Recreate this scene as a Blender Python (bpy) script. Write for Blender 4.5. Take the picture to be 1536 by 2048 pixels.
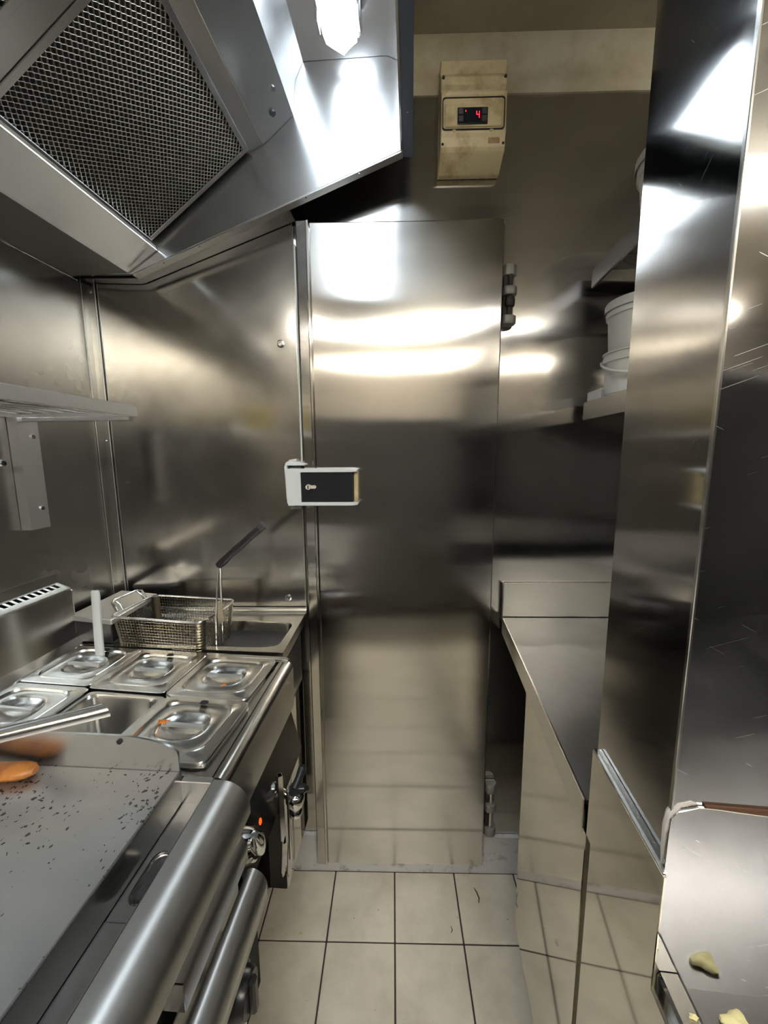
import bpy, bmesh, math, random
from mathutils import Vector, Matrix
random.seed(7)
S = bpy.context.scene
COL = S.collection
PI = math.pi
for o in list(bpy.data.objects):
    bpy.data.objects.remove(o)

# ------------------------------------------------------------------ camera
cam = bpy.data.cameras.new('camera')
cam.sensor_fit = 'VERTICAL'
cam.sensor_height = 36.0
cam.lens = 800.0 / 2048.0 * 36.0
cam.clip_start = 0.01
co = bpy.data.objects.new('camera', cam)
COL.objects.link(co)
RX = (0.99776187, 0.0666121, -0.00583752)
DN = (0.00395937, -0.14600093, -0.98927653)
FW = (-0.06675007, 0.98703929, -0.1459379)
m = Matrix.Identity(4)
for i in range(3):
    m[i][0] = RX[i]; m[i][1] = -DN[i]; m[i][2] = -FW[i]
m[2][3] = 1.41
co.matrix_world = m
S.camera = co

# ------------------------------------------------------------------ world, exposure, lamp strengths
w = bpy.data.worlds.new('world'); S.world = w; w.use_nodes = True
w.node_tree.nodes['Background'].inputs[0].default_value = (1, .93, .8, 1)
w.node_tree.nodes['Background'].inputs[1].default_value = 0.04
S.view_settings.view_transform = 'Standard'
S.view_settings.look = 'None'
S.view_settings.gamma = 1.0
S.view_settings.use_curve_mapping = False
S.view_settings.exposure = 0.92
S.cycles.sample_clamp_indirect = 5.0
S.cycles.max_bounces = 6
S.cycles.diffuse_bounces = 3
S.cycles.adaptive_threshold = 0.035
HOOD_LAMP = 9.0
ROOM_LAMP = 54.0

# ------------------------------------------------------------------ frames: the tiled floor and the back wall, the cooking line, the right-hand bench
FR = {'W': 0.0, 'B': math.radians(2.6), 'R': math.radians(-2.4)}
def fr_pt(p, F):
    return Matrix.Rotation(FR[F], 3, 'Z') @ Vector(p)

# ------------------------------------------------------------------ materials
MATS = {}
def newmat(name):
    mt = bpy.data.materials.new(name); mt.use_nodes = True
    nt = mt.node_tree; b = nt.nodes['Principled BSDF']
    MATS[name] = mt
    return mt, nt, b
def N(nt, t, **kw):
    n = nt.nodes.new(t)
    for k, v in kw.items():
        if k in n.inputs: n.inputs[k].default_value = v
        else: setattr(n, k, v)
    return n
def coords(nt, scale, rot=(0, 0, 0)):
    tc = N(nt, 'ShaderNodeTexCoord'); mp = N(nt, 'ShaderNodeMapping')
    mp.inputs['Scale'].default_value = scale; mp.inputs['Rotation'].default_value = rot
    nt.links.new(tc.outputs['Object'], mp.inputs['Vector'])
    return mp.outputs['Vector']
def ramp(nt, src, stops):
    r = N(nt, 'ShaderNodeValToRGB')
    e = r.color_ramp.elements
    while len(e) < len(stops): e.new(.5)
    for i, (p, c) in enumerate(stops):
        e[i].position = p
        e[i].color = c if len(c) == 4 else (*c, 1)
    nt.links.new(src, r.inputs[0])
    return r.outputs['Color']
def noise(nt, vec, scale, detail=3, rough=.55):
    n = N(nt, 'ShaderNodeTexNoise')
    n.inputs['Scale'].default_value = scale; n.inputs['Detail'].default_value = detail
    n.inputs['Roughness'].default_value = rough
    nt.links.new(vec, n.inputs['Vector'])
    return n.outputs['Fac']
def simple(name, col, rough=.5, metal=0, **kw):
    mt, nt, b = newmat(name)
    b.inputs['Base Color'].default_value = (*col, 1)
    b.inputs['Roughness'].default_value = rough
    b.inputs['Metallic'].default_value = metal
    for k, v in kw.items(): b.inputs[k].default_value = v
    return mt
def g(v): return (v, v, v)
def steel(name, base=(.60, .59, .57), rough=.22, aniso=0.0, tang=None, grain=(60, 60, 2), grain_bump=.02,
          wave=.0, wave_scale=2.0, rvar=.10, scratch=0.0, smudge=.12, wave_stretch=(1, 1, 1), scratch_dirs=()):
    mt, nt, b = newmat(name)
    L = nt.links.new
    b.inputs['Metallic'].default_value = 1
    v1 = coords(nt, (1, 1, 1)); vw = coords(nt, wave_stretch)
    big = noise(nt, v1, 5.0, 3, .6)
    # colour: slight dulling in smudges
    c = ramp(nt, big, [(.3, tuple(x * (1 - smudge) for x in base)), (.62, base)])
    L(c, b.inputs['Base Color'])
    # roughness from grain + smudges
    m2 = N(nt, 'ShaderNodeMath', operation='MULTIPLY_ADD'); L(big, m2.inputs[0]); m2.inputs[1].default_value = rvar * 1.1; m2.inputs[2].default_value = rough
    m3 = N(nt, 'ShaderNodeMath', operation='SUBTRACT', use_clamp=True); L(m2.outputs[0], m3.inputs[0]); m3.inputs[1].default_value = rvar * .55
    rout = m3.outputs[0]
    if scratch > 0:
        for rot, scl, th in scratch_dirs:
            vs = coords(nt, (1, 1, 1), rot); mpx = N(nt, 'ShaderNodeMapping'); mpx.inputs['Scale'].default_value = scl
            L(vs, mpx.inputs['Vector']); nn = noise(nt, mpx.outputs['Vector'], 1.0, 0, .5)
            lt = N(nt, 'ShaderNodeMath', operation='GREATER_THAN'); L(nn, lt.inputs[0]); lt.inputs[1].default_value = th
            sm = N(nt, 'ShaderNodeMath', operation='MULTIPLY_ADD', use_clamp=True); L(lt.outputs[0], sm.inputs[0]); sm.inputs[1].default_value = scratch; L(rout, sm.inputs[2])
            rout = sm.outputs[0]
    L(rout, b.inputs['Roughness'])
    if wave > 0:
        lw = noise(nt, vw, wave_scale, 1, .4)
        b2 = N(nt, 'ShaderNodeBump'); b2.inputs['Strength'].default_value = 1.0; b2.inputs['Distance'].default_value = wave
        L(lw, b2.inputs['Height']); L(b2.outputs[0], b.inputs['Normal'])
    if aniso > 0:
        b.inputs['Anisotropic'].default_value = aniso
        cx = N(nt, 'ShaderNodeCombineXYZ')
        for i in range(3): cx.inputs[i].default_value = tang[i]
        L(cx.outputs[0], b.inputs['Tangent'])
    return mt

VGR = (160, 160, 1.0)      # vertical brushing grain
HGR = (1.2, 70, 70)
steel('steel_door', (.70, .68, .65), .135, .97, (1, 0, 0), VGR, .010, .005, 1.6, .05, wave_stretch=(.5, .5, 1.6), smudge=.06)
steel('steel_wall', (.66, .64, .61), .15, .97, (1, 0, 0), VGR, .010, .007, 1.5, .06, wave_stretch=(.5, .5, 1.5), smudge=.08)
steel('steel_panel', (.62, .605, .575), .17, .3, (1, 0, 0), VGR, .010, .010, 1.4, .12, smudge=.14)
steel('steel_leftwall', (.58, .57, .53), .26, .5, (0, 1, 0), VGR, .010, .01, 1.5, .1)
steel('steel_hood', (.64, .64, .64), .27, 0, None, (120, 120, 4), .008, .002, 2, .01, smudge=.01)
steel('steel_hood_dark', (.56, .55, .52), .36, 0, None, (120, 3, 120), .008, .002, 2, .01, smudge=.01)
steel('steel_satin', (.68, .67, .65), .44, 0, None, (120, 3, 120), .008, 0, 2, .05, smudge=.04)
steel('steel_mirror', (.68, .65, .59), .05, .3, (0, 1, 0), VGR, .004, .008, 1.6, .04, wave_stretch=(1, .6, .4), smudge=.08)
steel('steel_column', (.58, .58, .58), .07, .5, (0, 1, 0), VGR, .006, .012, 1.8, .06, scratch=.14, wave_stretch=(1, .7, 1), smudge=.08, scratch_dirs=(((.7, 0, 0), (1300, 22, 1300), .82), ((-.9, 0, 0), (1300, 30, 1300), .83)))
steel('steel_scratched', (.58, .58, .59), .075, 0, None, (20, 20, 20), .006, .012, 2.5, .08, scratch=.22, smudge=.08, scratch_dirs=(((0, .35, 0), (14, 1100, 1100), .82), ((0, -.5, 0), (24, 1200, 1200), .84)))
steel('steel_prep', (.30, .30, .30), .24, 0, None, (30, 90, 30), .02, .004, 3, .15, smudge=.2)
steel('steel_worktop', (.43, .425, .41), .38, 0, None, (30, 90, 30), .02, .004, 3, .2, scratch=.1, smudge=.25, scratch_dirs=(((0, 0, .5), (10, 400, 400), .70), ((0, 0, -.8), (14, 400, 400), .72)))
steel('steel_console', (.66, .65, .61), .23, 0, None, (120, 3, 120), .008, .003, 3, .10, smudge=.1)
steel('steel_lid', (.70, .69, .66), .23, 0, None, (60, 60, 60), .006, .002, 6, .10, smudge=.08)
steel('steel_trim', (.70, .69, .66), .20, 0, None, (120, 120, 3), .006, 0, 1, .08, smudge=.06)
steel('steel_bullnose', (.62, .61, .59), .37, 0, None, (120, 2, 120), .010, .001, 3, .12, smudge=.15)
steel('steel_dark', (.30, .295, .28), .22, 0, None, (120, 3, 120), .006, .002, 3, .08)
simple('chrome', (.75, .75, .76), .07, 1)
simple('chrome_dull', (.68, .67, .65), .18, 1)
simple('wire_brass', (.40, .35, .26), .28, 1)
simple('filter_wire', (.62, .58, .50), .32, 1)
simple('dull_blue', (.11, .135, .19), .38, .3)
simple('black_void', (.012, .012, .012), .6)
simple('black_plastic', (.018, .018, .019), .32)
simple('black_gloss', (.02, .02, .022), .16)
simple('dark_metal', (.10, .10, .105), .4, .8)
simple('white_plastic', (.74, .73, .68), .45)
simple('white_paint', (.66, .69, .68), .4)
simple('yellow_plastic', (.75, .55, .10), .4)
simple('silicone', (.62, .58, .53), .5)
simple('crumb', (.75, .68, .34), .7)
simple('orange_food', (.55, .17, .02), .6)
simple('rust', (.10, .045, .02), .8)
simple('nickel', (.68, .63, .54), .4, .2)
simple('display_glass', (.012, .016, .024), .12)
simple('grout', (.055, .035, .035), .9)
simple('hinge_metal', (.36, .345, .31), .55, .5)
simple('hinge_dark', (.03, .022, .016), .6)
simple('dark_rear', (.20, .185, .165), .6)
simple('black_rubber', (.02, .02, .02), .7)

def emit(name, col, st, base=(.8, .8, .8)):
    mt, nt, b = newmat(name)
    b.inputs['Base Color'].default_value = (*base, 1)
    b.inputs['Emission Color'].default_value = (*col, 1)
    b.inputs['Emission Strength'].default_value = st
    return mt
emit('hood_tube', (.80, .91, 1.0), HOOD_LAMP)
emit('ceiling_tube', (1.0, .96, .885), ROOM_LAMP)
emit('ceiling_tube_old', (1.0, .90, .74), ROOM_LAMP * .28)
emit('led_red', (1, .01, .03), 3.0, (.3, .0, .0))
emit('pilot_orange', (1, .10, .01), .7, (.6, .08, .0))

def stained(name, c0, c1, rough, sc, lo=.4, hi=.62, bump=.15, extra=None):
    mt, nt, b = newmat(name)
    v = coords(nt, (1, 1, 1))
    n = noise(nt, v, sc, 5, .65)
    nt.links.new(ramp(nt, n, [(lo, c0), (hi, c1)]), b.inputs['Base Color'])
    b.inputs['Roughness'].default_value = rough
    n2 = noise(nt, v, sc * 6, 3)
    bp = N(nt, 'ShaderNodeBump'); bp.inputs['Strength'].default_value = bump; bp.inputs['Distance'].default_value = .002
    nt.links.new(n2, bp.inputs['Height']); nt.links.new(bp.outputs[0], b.inputs['Normal'])
    return mt
stained('plaster_cream', (.42, .36, .23), (.62, .56, .42), .7, 4.0, bump=.5)
stained('plaster_ceiling', (.40, .35, .24), (.52, .47, .35), .75, 3.0, bump=.3)
stained('cream_plastic', (.40, .30, .14), (.66, .55, .32), .45, 14.0, .36, .54, bump=.08)
stained('plinth_white', (.32, .30, .28), (.72, .71, .70), .5, 16.0, .34, .46, bump=.1)
stained('orange_wood', (.34, .11, .02), (.52, .20, .04), .35, 40.0, bump=.05)
stained('faded_paper', (.36, .22, .10), (.45, .32, .16), .6, 60.0)
stained('rear_wall', (.18, .165, .135), (.22, .20, .165), .6, 3.0)

def tile_mat():
    mt, nt, b = newmat('tile'); L = nt.links.new
    tc = N(nt, 'ShaderNodeTexCoord')
    oi = N(nt, 'ShaderNodeObjectInfo')
    geo = N(nt, 'ShaderNodeNewGeometry')
    n = noise(nt, geo.outputs['Position'], 7.0, 5, .6)
    c1 = ramp(nt, n, [(.32, (.68, .62, .49)), (.6, (.86, .79, .635))])
    # specks of dirt
    vo = N(nt, 'ShaderNodeTexVoronoi'); vo.inputs['Scale'].default_value = 42; L(geo.outputs['Position'], vo.inputs['Vector'])
    n3 = noise(nt, geo.outputs['Position'], 5.0, 2)
    ad = N(nt, 'ShaderNodeMath', operation='MULTIPLY_ADD'); L(n3, ad.inputs[0]); ad.inputs[1].default_value = .28; ad.inputs[2].default_value = -.06
    lt = N(nt, 'ShaderNodeMath', operation='LESS_THAN'); L(vo.outputs['Distance'], lt.inputs[0]); L(ad.outputs[0], lt.inputs[1])
    n4 = noise(nt, geo.outputs['Position'], 55.0, 2)
    gt = N(nt, 'ShaderNodeMath', operation='GREATER_THAN'); L(n4, gt.inputs[0]); gt.inputs[1].default_value = .60
    mu = N(nt, 'ShaderNodeMath', operation='MULTIPLY'); L(lt.outputs[0], mu.inputs[0]); L(gt.outputs[0], mu.inputs[1])
    mx = N(nt, 'ShaderNodeMix', data_type='RGBA'); L(mu.outputs[0], mx.inputs['Factor']); L(c1, mx.inputs['A']); mx.inputs['B'].default_value = (.20, .16, .12, 1)
    L(mx.outputs['Result'], b.inputs['Base Color'])
    b.inputs['Roughness'].default_value = .42
    # rows of raised dashes
    bt = N(nt, 'ShaderNodeTexBrick'); bt.inputs['Scale'].default_value = 60; bt.inputs['Mortar Size'].default_value = .2
    bt.inputs['Brick Width'].default_value = .5; bt.inputs['Row Height'].default_value = .5
    L(tc.outputs['Object'], bt.inputs['Vector'])
    bp = N(nt, 'ShaderNodeBump'); bp.inputs['Strength'].default_value = .12; bp.inputs['Distance'].default_value = .002
    L(bt.outputs['Fac'], bp.inputs['Height']); L(bp.outputs[0], b.inputs['Normal'])
tile_mat()
def griddle_mat():
    mt, nt, b = newmat('griddle_plate'); L = nt.links.new
    v = coords(nt, (1, 1, 1)); vs = coords(nt, (1.0, .8, 1), (0, 0, .5))
    n1 = noise(nt, v, 5, 4, .6)
    vo = N(nt, 'ShaderNodeTexVoronoi'); vo.inputs['Scale'].default_value = 130
    nz = N(nt, 'ShaderNodeTexNoise'); nz.inputs['Scale'].default_value = 90
    L(vs, nz.inputs['Vector'])
    mxv = N(nt, 'ShaderNodeMix', data_type='VECTOR'); mxv.inputs['Factor'].default_value = .012; L(vs, mxv.inputs['A']); L(nz.outputs['Color'], mxv.inputs['B'])
    L(mxv.outputs['Result'], vo.inputs['Vector'])
    thr = N(nt, 'ShaderNodeMath', operation='MULTIPLY_ADD'); L(noise(nt, v, 7, 3), thr.inputs[0]); thr.inputs[1].default_value = 1.1; thr.inputs[2].default_value = -.28
    lt = N(nt, 'ShaderNodeMath', operation='LESS_THAN'); L(vo.outputs['Distance'], lt.inputs[0]); L(thr.outputs[0], lt.inputs[1])
    n5 = noise(nt, v, 160, 2); gt = N(nt, 'ShaderNodeMath', operation='GREATER_THAN'); L(n5, gt.inputs[0]); gt.inputs[1].default_value = .52
    mu = N(nt, 'ShaderNodeMath', operation='MULTIPLY'); L(lt.outputs[0], mu.inputs[0]); L(gt.outputs[0], mu.inputs[1])
    c = ramp(nt, n1, [(.3, (.40, .40, .41)), (.65, (.52, .51, .49))])
    mx = N(nt, 'ShaderNodeMix', data_type='RGBA'); L(mu.outputs[0], mx.inputs['Factor']); L(c, mx.inputs['A']); mx.inputs['B'].default_value = (.09, .08, .075, 1)
    L(mx.outputs['Result'], b.inputs['Base Color'])
    b.inputs['Metallic'].default_value = .9
    rr = ramp(nt, n1, [(.3, g(.28)), (.7, g(.42))]); L(rr, b.inputs['Roughness'])
    bp = N(nt, 'ShaderNodeBump'); bp.inputs['Strength'].default_value = .4; bp.inputs['Distance'].default_value = .001; bp.invert = True
    L(mu.outputs[0], bp.inputs['Height']); L(bp.outputs[0], b.inputs['Normal'])
griddle_mat()

# ------------------------------------------------------------------ mesh helpers
def B_(): return bmesh.new()
def box(bm, x0, x1, y0, y1, z0, z1, bev=0.0, seg=1):
    t = bmesh.new()
    vs = [t.verts.new((x, y, z)) for x in (x0, x1) for y in (y0, y1) for z in (z0, z1)]
    for f in ((0, 1, 3, 2), (4, 6, 7, 5), (0, 4, 5, 1), (2, 3, 7, 6), (0, 2, 6, 4), (1, 5, 7, 3)):
        t.faces.new([vs[i] for i in f])
    if bev: bmesh.ops.bevel(t, geom=list(t.edges), offset=bev, segments=seg, affect='EDGES')
    merge(bm, t); return bm
def merge(bm, t):
    me = bpy.data.meshes.new('tmp'); t.to_mesh(me); t.free(); bm.from_mesh(me); bpy.data.meshes.remove(me)
def prism(bm, pts, a0, a1, axis='Y', bev=0):
    """closed polygon; axis Y: pts are (x,z); axis X: (y,z); axis Z: (x,y)"""
    t = bmesh.new()
    def P(p, a):
        return {'Y': (p[0], a, p[1]), 'X': (a, p[0], p[1]), 'Z': (p[0], p[1], a)}[axis]
    lo = [t.verts.new(P(p, a0)) for p in pts]; hi = [t.verts.new(P(p, a1)) for p in pts]
    t.faces.new(lo); t.faces.new(hi[::-1])
    n = len(pts)
    for i in range(n): t.faces.new((lo[i], hi[i], hi[(i + 1) % n], lo[(i + 1) % n]))
    bmesh.ops.recalc_face_normals(t, faces=t.faces)
    if bev: bmesh.ops.bevel(t, geom=list(t.edges), offset=bev, segments=1, affect='EDGES')
    merge(bm, t); return bm
def sheet(bm, pts, y0, y1, th=.002, axis='Y'):
    """open polyline profile extruded along an axis, with thickness"""
    n = len(pts); nor = []
    for i in range(n):
        a = Vector(pts[max(i - 1, 0)]); b = Vector(pts[min(i + 1, n - 1)])
        d = (b - a).normalized(); nor.append(Vector((-d.y, d.x)))
    poly = [Vector(p) for p in pts] + [Vector(pts[i]) - nor[i] * th for i in range(n - 1, -1, -1)]
    return prism(bm, [tuple(p) for p in poly], y0, y1, axis)
def cyl(bm, p0, p1, r0, r1=None, seg=16, caps=True):
    r1 = r0 if r1 is None else r1
    p0, p1 = Vector(p0), Vector(p1); d = (p1 - p0).normalized()
    a = d.orthogonal().normalized(); b = d.cross(a)
    R0 = [bm.verts.new(p0 + (a * math.cos(2 * PI * i / seg) + b * math.sin(2 * PI * i / seg)) * r0) for i in range(seg)]
    R1 = [bm.verts.new(p1 + (a * math.cos(2 * PI * i / seg) + b * math.sin(2 * PI * i / seg)) * r1) for i in range(seg)]
    for i in range(seg): bm.faces.new((R0[i], R0[(i + 1) % seg], R1[(i + 1) % seg], R1[i]))
    if caps: bm.faces.new(R0[::-1]); bm.faces.new(R1)
    return bm
def tube(bm, pts, r, seg=8, closed=False, flat=None):
    """round tube along points; r number or list; flat=(a,b) half-sizes squash"""
    P = [Vector(p) for p in pts]; n = len(P); rings = []
    up = None
    for i in range(n):
        if closed: d = (P[(i + 1) % n] - P[i - 1]).normalized()
        else: d = (P[min(i + 1, n - 1)] - P[max(i - 1, 0)]).normalized()
        if up is None: a = d.orthogonal().normalized()
        else: a = (up - d * up.dot(d)).normalized()
        up = a; b = d.cross(a)
        rr = r[i] if isinstance(r, (list, tuple)) else r
        rings.append([bm.verts.new(P[i] + a * math.cos(2 * PI * k / seg) * rr + b * math.sin(2 * PI * k / seg) * rr) for k in range(seg)])
    for i in range(n if closed else n - 1):
        A, Bn = rings[i], rings[(i + 1) % n]
        for k in range(seg): bm.faces.new((A[k], A[(k + 1) % seg], Bn[(k + 1) % seg], Bn[k]))
    if not closed: bm.faces.new(rings[0][::-1]); bm.faces.new(rings[-1])
    return bm
def loft(bm, rings, closed_end=True, cap_start=False):
    """rings: list of lists of points with equal count"""
    V = [[bm.verts.new(p) for p in r] for r in rings]
    n = len(V[0])
    for i in range(len(V) - 1):
        for k in range(n):
            bm.faces.new((V[i][k], V[i][(k + 1) % n], V[i + 1][(k + 1) % n], V[i + 1][k]))
    if closed_end: bm.faces.new(V[-1])
    if cap_start: bm.faces.new(V[0][::-1])
    return bm
def sring(cx, cy, a, b, z, n=4.0, cnt=48):
    out = []
    for i in range(cnt):
        t = 2 * PI * i / cnt
        c, s = math.cos(t), math.sin(t)
        out.append((cx + a * math.copysign(abs(c) ** (2 / n), c), cy + b * math.copysign(abs(s) ** (2 / n), s), z))
    return out
def lathe(bm, c, prof, seg=40):
    """prof: (r,z) list around vertical axis through c"""
    return loft(bm, [[(c[0] + r * math.cos(2 * PI * i / seg), c[1] + r * math.sin(2 * PI * i / seg), c[2] + z) for i in range(seg)] for r, z in prof])
def xform(bm, mat): bmesh.ops.transform(bm, matrix=mat, verts=bm.verts); return bm

def mesh_of(name, bm, mat, off=(0, 0, 0)):
    bmesh.ops.recalc_face_normals(bm, faces=bm.faces)
    bmesh.ops.translate(bm, vec=-Vector(off), verts=bm.verts)
    me = bpy.data.meshes.new(name); bm.to_mesh(me); bm.free()
    me.polygons.foreach_set('use_smooth', [True] * len(me.polygons))
    me.set_sharp_from_angle(angle=math.radians(35))
    me.materials.append(MATS[mat])
    return me
def thing(name, label, cat, loc, F='W', group=None):
    o = bpy.data.objects.new(name, None); o.empty_display_size = .05; COL.objects.link(o)
    o.location = fr_pt(loc, F); o.rotation_euler = (0, 0, FR[F])
    o['label'] = label; o['category'] = cat
    if group: o['group'] = group
    LOC[o.name] = Vector(loc)
    return o
LOC = {}
def part(name, bm, mat, root, label=None, kind=None):
    off = LOC[root.name]
    o = bpy.data.objects.new(name, mesh_of(name, bm, mat, off)); COL.objects.link(o)
    o.parent = root; LOC[o.name] = off
    if label: o['label'] = label
    if kind: o['kind'] = kind
    return o
def solo(name, bm, mat, label, cat, F='W', group=None):
    bm.verts.ensure_lookup_table()
    xs = [v.co for v in bm.verts]
    off = Vector(((min(c.x for c in xs) + max(c.x for c in xs)) / 2, (min(c.y for c in xs) + max(c.y for c in xs)) / 2, min(c.z for c in xs)))
    o = bpy.data.objects.new(name, mesh_of(name, bm, mat, off)); COL.objects.link(o)
    o.location = fr_pt(off, F); o.rotation_euler = (0, 0, FR[F]); LOC[o.name] = off
    o['label'] = label; o['category'] = cat
    if group: o['group'] = group
    return o
def struct(name, bm, mat, F='W', label=None):
    o = bpy.data.objects.new(name, mesh_of(name, bm, mat)); COL.objects.link(o)
    o.rotation_euler = (0, 0, FR[F]); o['kind'] = 'structure'; LOC[o.name] = Vector((0, 0, 0))
    if label: o['label'] = label
    return o
def copy_tree(o, parent=None):
    c = o.copy(); COL.objects.link(c); c.parent = parent
    if o.name in LOC: LOC[c.name] = LOC[o.name]
    for ch in list(o.children): copy_tree(ch, c)
    return c

# ================================================================== SETTING
WY = 1.19
fl = struct('floor', box(B_(), -1.15, 1.25, -2.8, 1.25, -.05, -.0035), 'grout', 'B', 'beige square floor tiles with dark grout')
tme = mesh_of('tile', box(B_(), -.0978, .0978, -.0978, .0978, -.01, 0, .0015), 'tile')
for i in range(-6, 7):
    for j in range(-19, 3):
        t = bpy.data.objects.new('tile', tme); COL.objects.link(t); t.parent = fl
        cx, cy = .003 + .2 * i - .1, .969 + .2 * j - .1
        t.location = (cx, cy, random.uniform(-.0004, .0004))
        t.rotation_euler = (random.uniform(-.0012, .0012), random.uniform(-.0012, .0012), 0)

struct('ceiling', box(B_(), -1.15, 1.3, -2.9, 1.3, 2.44, 2.5), 'plaster_ceiling', 'B')
wb = struct('wall_back', box(B_(), -1.15, 1.25, WY, WY + .06, 0, 2.33), 'steel_wall', 'B', 'dark stainless steel wall cladding')
up = B_(); prism(up, [(WY - .006, 2.325), (WY - .012, 2.335), (WY - .012, 2.35), (WY - .004, 2.37), (WY, 2.40), (WY - .01, 2.425), (WY - .03, 2.44), (WY + .06, 2.44), (WY + .06, 2.325)], -1.15, 1.25, 'X')
part('plaster_band', up, 'plaster_cream', wb, 'cream plaster band above the steel cladding')
pn = B_(); box(pn, -.885, -.272, WY - .007, WY - .0005, .93, 2.04, .001)
pnl = part('cladding_panel', pn, 'steel_panel', wb, 'stainless splash panel left of the door')
bm = B_(); box(bm, -.2725, -.2675, WY - .012, WY - .001, .93, 2.02, .001); part('edge_trim', bm, 'steel_trim', wb)
bm = B_(); box(bm, -.2665, -.2625, WY - .02, WY - .001, 1.38, 1.97, .001); part('seal_strip', bm, 'white_plastic', wb)
for (sx, sz) in ((-.316, 1.717), (-.325, .967)):
    bm = B_(); loft(bm, [[(sx + r * math.cos(2 * PI * i / 20), WY - .007 - d, sz + r * math.sin(2 * PI * i / 20)) for i in range(20)] for r, d in ((.0105, 0), (.0105, .002), (.007, .003), (.0065, .006), (.003, .006), (.0025, .003))]); part('wall_screw', bm, 'chrome_dull', wb)
bm = B_(); prism(bm, [(WY - .022, 0), (WY - .018, .03), (WY - .012, .06), (WY - .012, .128), (WY - .001, .132), (WY - .001, 0)], -.9, .42, 'X')
struct('baseboard_back', bm, 'plinth_white', 'B', 'grimy white plinth at the foot of the back wall')

WX = -.908
wl = struct('wall_left', box(B_(), WX - .06, WX, -2.75, 1.25, 0, 2.44), 'steel_leftwall', 'W', 'stainless steel cladding on the left wall')
bm = B_(); sheet(bm, [(WX + .024, 1.1400), (WX + .0025, 1.1390), (WX + .0025, 1.118)], .95, 1.905, .0022, 'Z'); part('corner_strip', bm, 'steel_leftwall', wl)
bm = B_(); box(bm, WX + .0235, WX + .0255, 1.1370, 1.1405, .95, 1.90, .0005); part('strip_edge', bm, 'steel_satin', wl)
bm = B_(); box(bm, WX + .002, WX + .0035, 1.1165, 1.118, .95, 1.90, .0003); part('strip_edge', bm, 'steel_satin', wl)
for z in (1.86, 1.45, 1.02):
    bm = B_(); cyl(bm, (WX + .013, 1.139, z), (WX + .013, 1.134, z), .003, .002, 10); part('rivet', bm, 'chrome', wl)
bm = B_(); box(bm, WX, WX + .004, .30, 1.108, 1.878, 1.90, .0008); part('cap_strip', bm, 'steel_trim', wl)

struct('wall_right', box(B_(), .86, .92, -2.75, 1.3, 0, 2.44), 'steel_column', 'R')
struct('wall_rear', box(B_(), -1.1, 1.2, -2.8, -2.74, 0, 2.44), 'rear_wall', 'W')

# ceiling lights behind the camera (their reflections run across the door)
for nm, yy, hx, lab in (('ceiling_light', -1.08, .72, 'warm fluorescent ceiling light, nearer one behind the viewer, mirrored across the door'),
                        ('ceiling_light', -2.35, .60, 'warm fluorescent ceiling light, farther one behind the viewer, fainter streak on the door')):
    r = thing(nm, lab, 'ceiling light', (.05, yy, 2.357), 'B', 'ceiling lights reflected in the steel')
    part('housing', box(B_(), .05 - hx, .05 + hx, yy - .06, yy + .06, 2.412, 2.44, .004), 'white_plastic', r)
    part('diffuser', box(B_(), .05 - hx + .02, .05 + hx - .02, yy - .04, yy + .04, 2.357, 2.412, .012, 3), 'ceiling_tube' if yy > -2 else 'ceiling_tube_old', r)

# ================================================================== COLD ROOM DOOR (frame B)
dr = thing('cold_room_door', 'tall brushed stainless steel cold room door with a latch', 'door', (.02, 1.16, .057), 'B')
def door_slab():
    bm = B_(); nx, nz = 28, 80
    X0, X1, Z0, Z1, Yf = -.219, .293, .057, 2.010, 1.145
    G = {}
    xs = [X0, X0 + .003] + [X0 + (X1 - X0) * i / nx for i in range(1, nx)] + [X1 - .003, X1]
    zs = [Z0, Z0 + .003] + [Z0 + (Z1 - Z0) * j / nz for j in range(1, nz)] + [Z1 - .003, Z1]
    nx, nz = len(xs) - 1, len(zs) - 1
    for i, x in enumerate(xs):
        for j, z in enumerate(zs):
            u = (x - X0) / (X1 - X0) * 2 - 1
            d = (.024 * max(u, 0) ** 3 + .009 * min(u, 0) ** 2) * .16 * (math.atan((z - 1.74) / .12) / 1.6 + 1)   # the sheet leans out towards its upper corners
            d += -.0022 * math.exp(-((z - 1.375) / .02) ** 2 - ((x + .02) / .07) ** 2)      # dent by the latch
            d += .0016 * math.exp(-((z - 1.965) / .012) ** 2) * math.exp(-((x - .01) / .12) ** 2)
            if i in (0, nx) or j in (0, nz): d -= .0025
            G[i, j] = bm.verts.new((x, Yf - d, z))
    for i in range(nx):
        for j in range(nz): bm.faces.new((G[i, j], G[i + 1, j], G[i + 1, j + 1], G[i, j + 1]))
    per = [G[i, 0] for i in range(nx + 1)] + [G[nx, j] for j in range(1, nz + 1)] + [G[i, nz] for i in range(nx - 1, -1, -1)] + [G[0, j] for j in range(nz - 1, 0, -1)]
    bk = [bm.verts.new((v.co.x, 1.178, v.co.z)) for v in per]
    n = len(per)
    for i in range(n): bm.faces.new((per[i], bk[i], bk[(i + 1) % n], per[(i + 1) % n]))
    bm.faces.new(bk)
    return bm
part('door_leaf', door_slab(), 'steel_door', dr)
bm = B_(); prism(bm, [(-.255, 1.178), (-.255, 1.149), (-.252, 1.146), (-.228, 1.144), (-.2255, 1.141), (-.2205, 1.141), (-.2195, 1.145), (-.2195, 1.178)], .053, 2.014, 'Z')
part('edge_strip', bm, 'steel_door', dr)
bm = B_(); box(bm, -.258, .288, 1.178, 1.187, .062, 2.0, .002); part('gasket', bm, 'black_rubber', dr)
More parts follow.
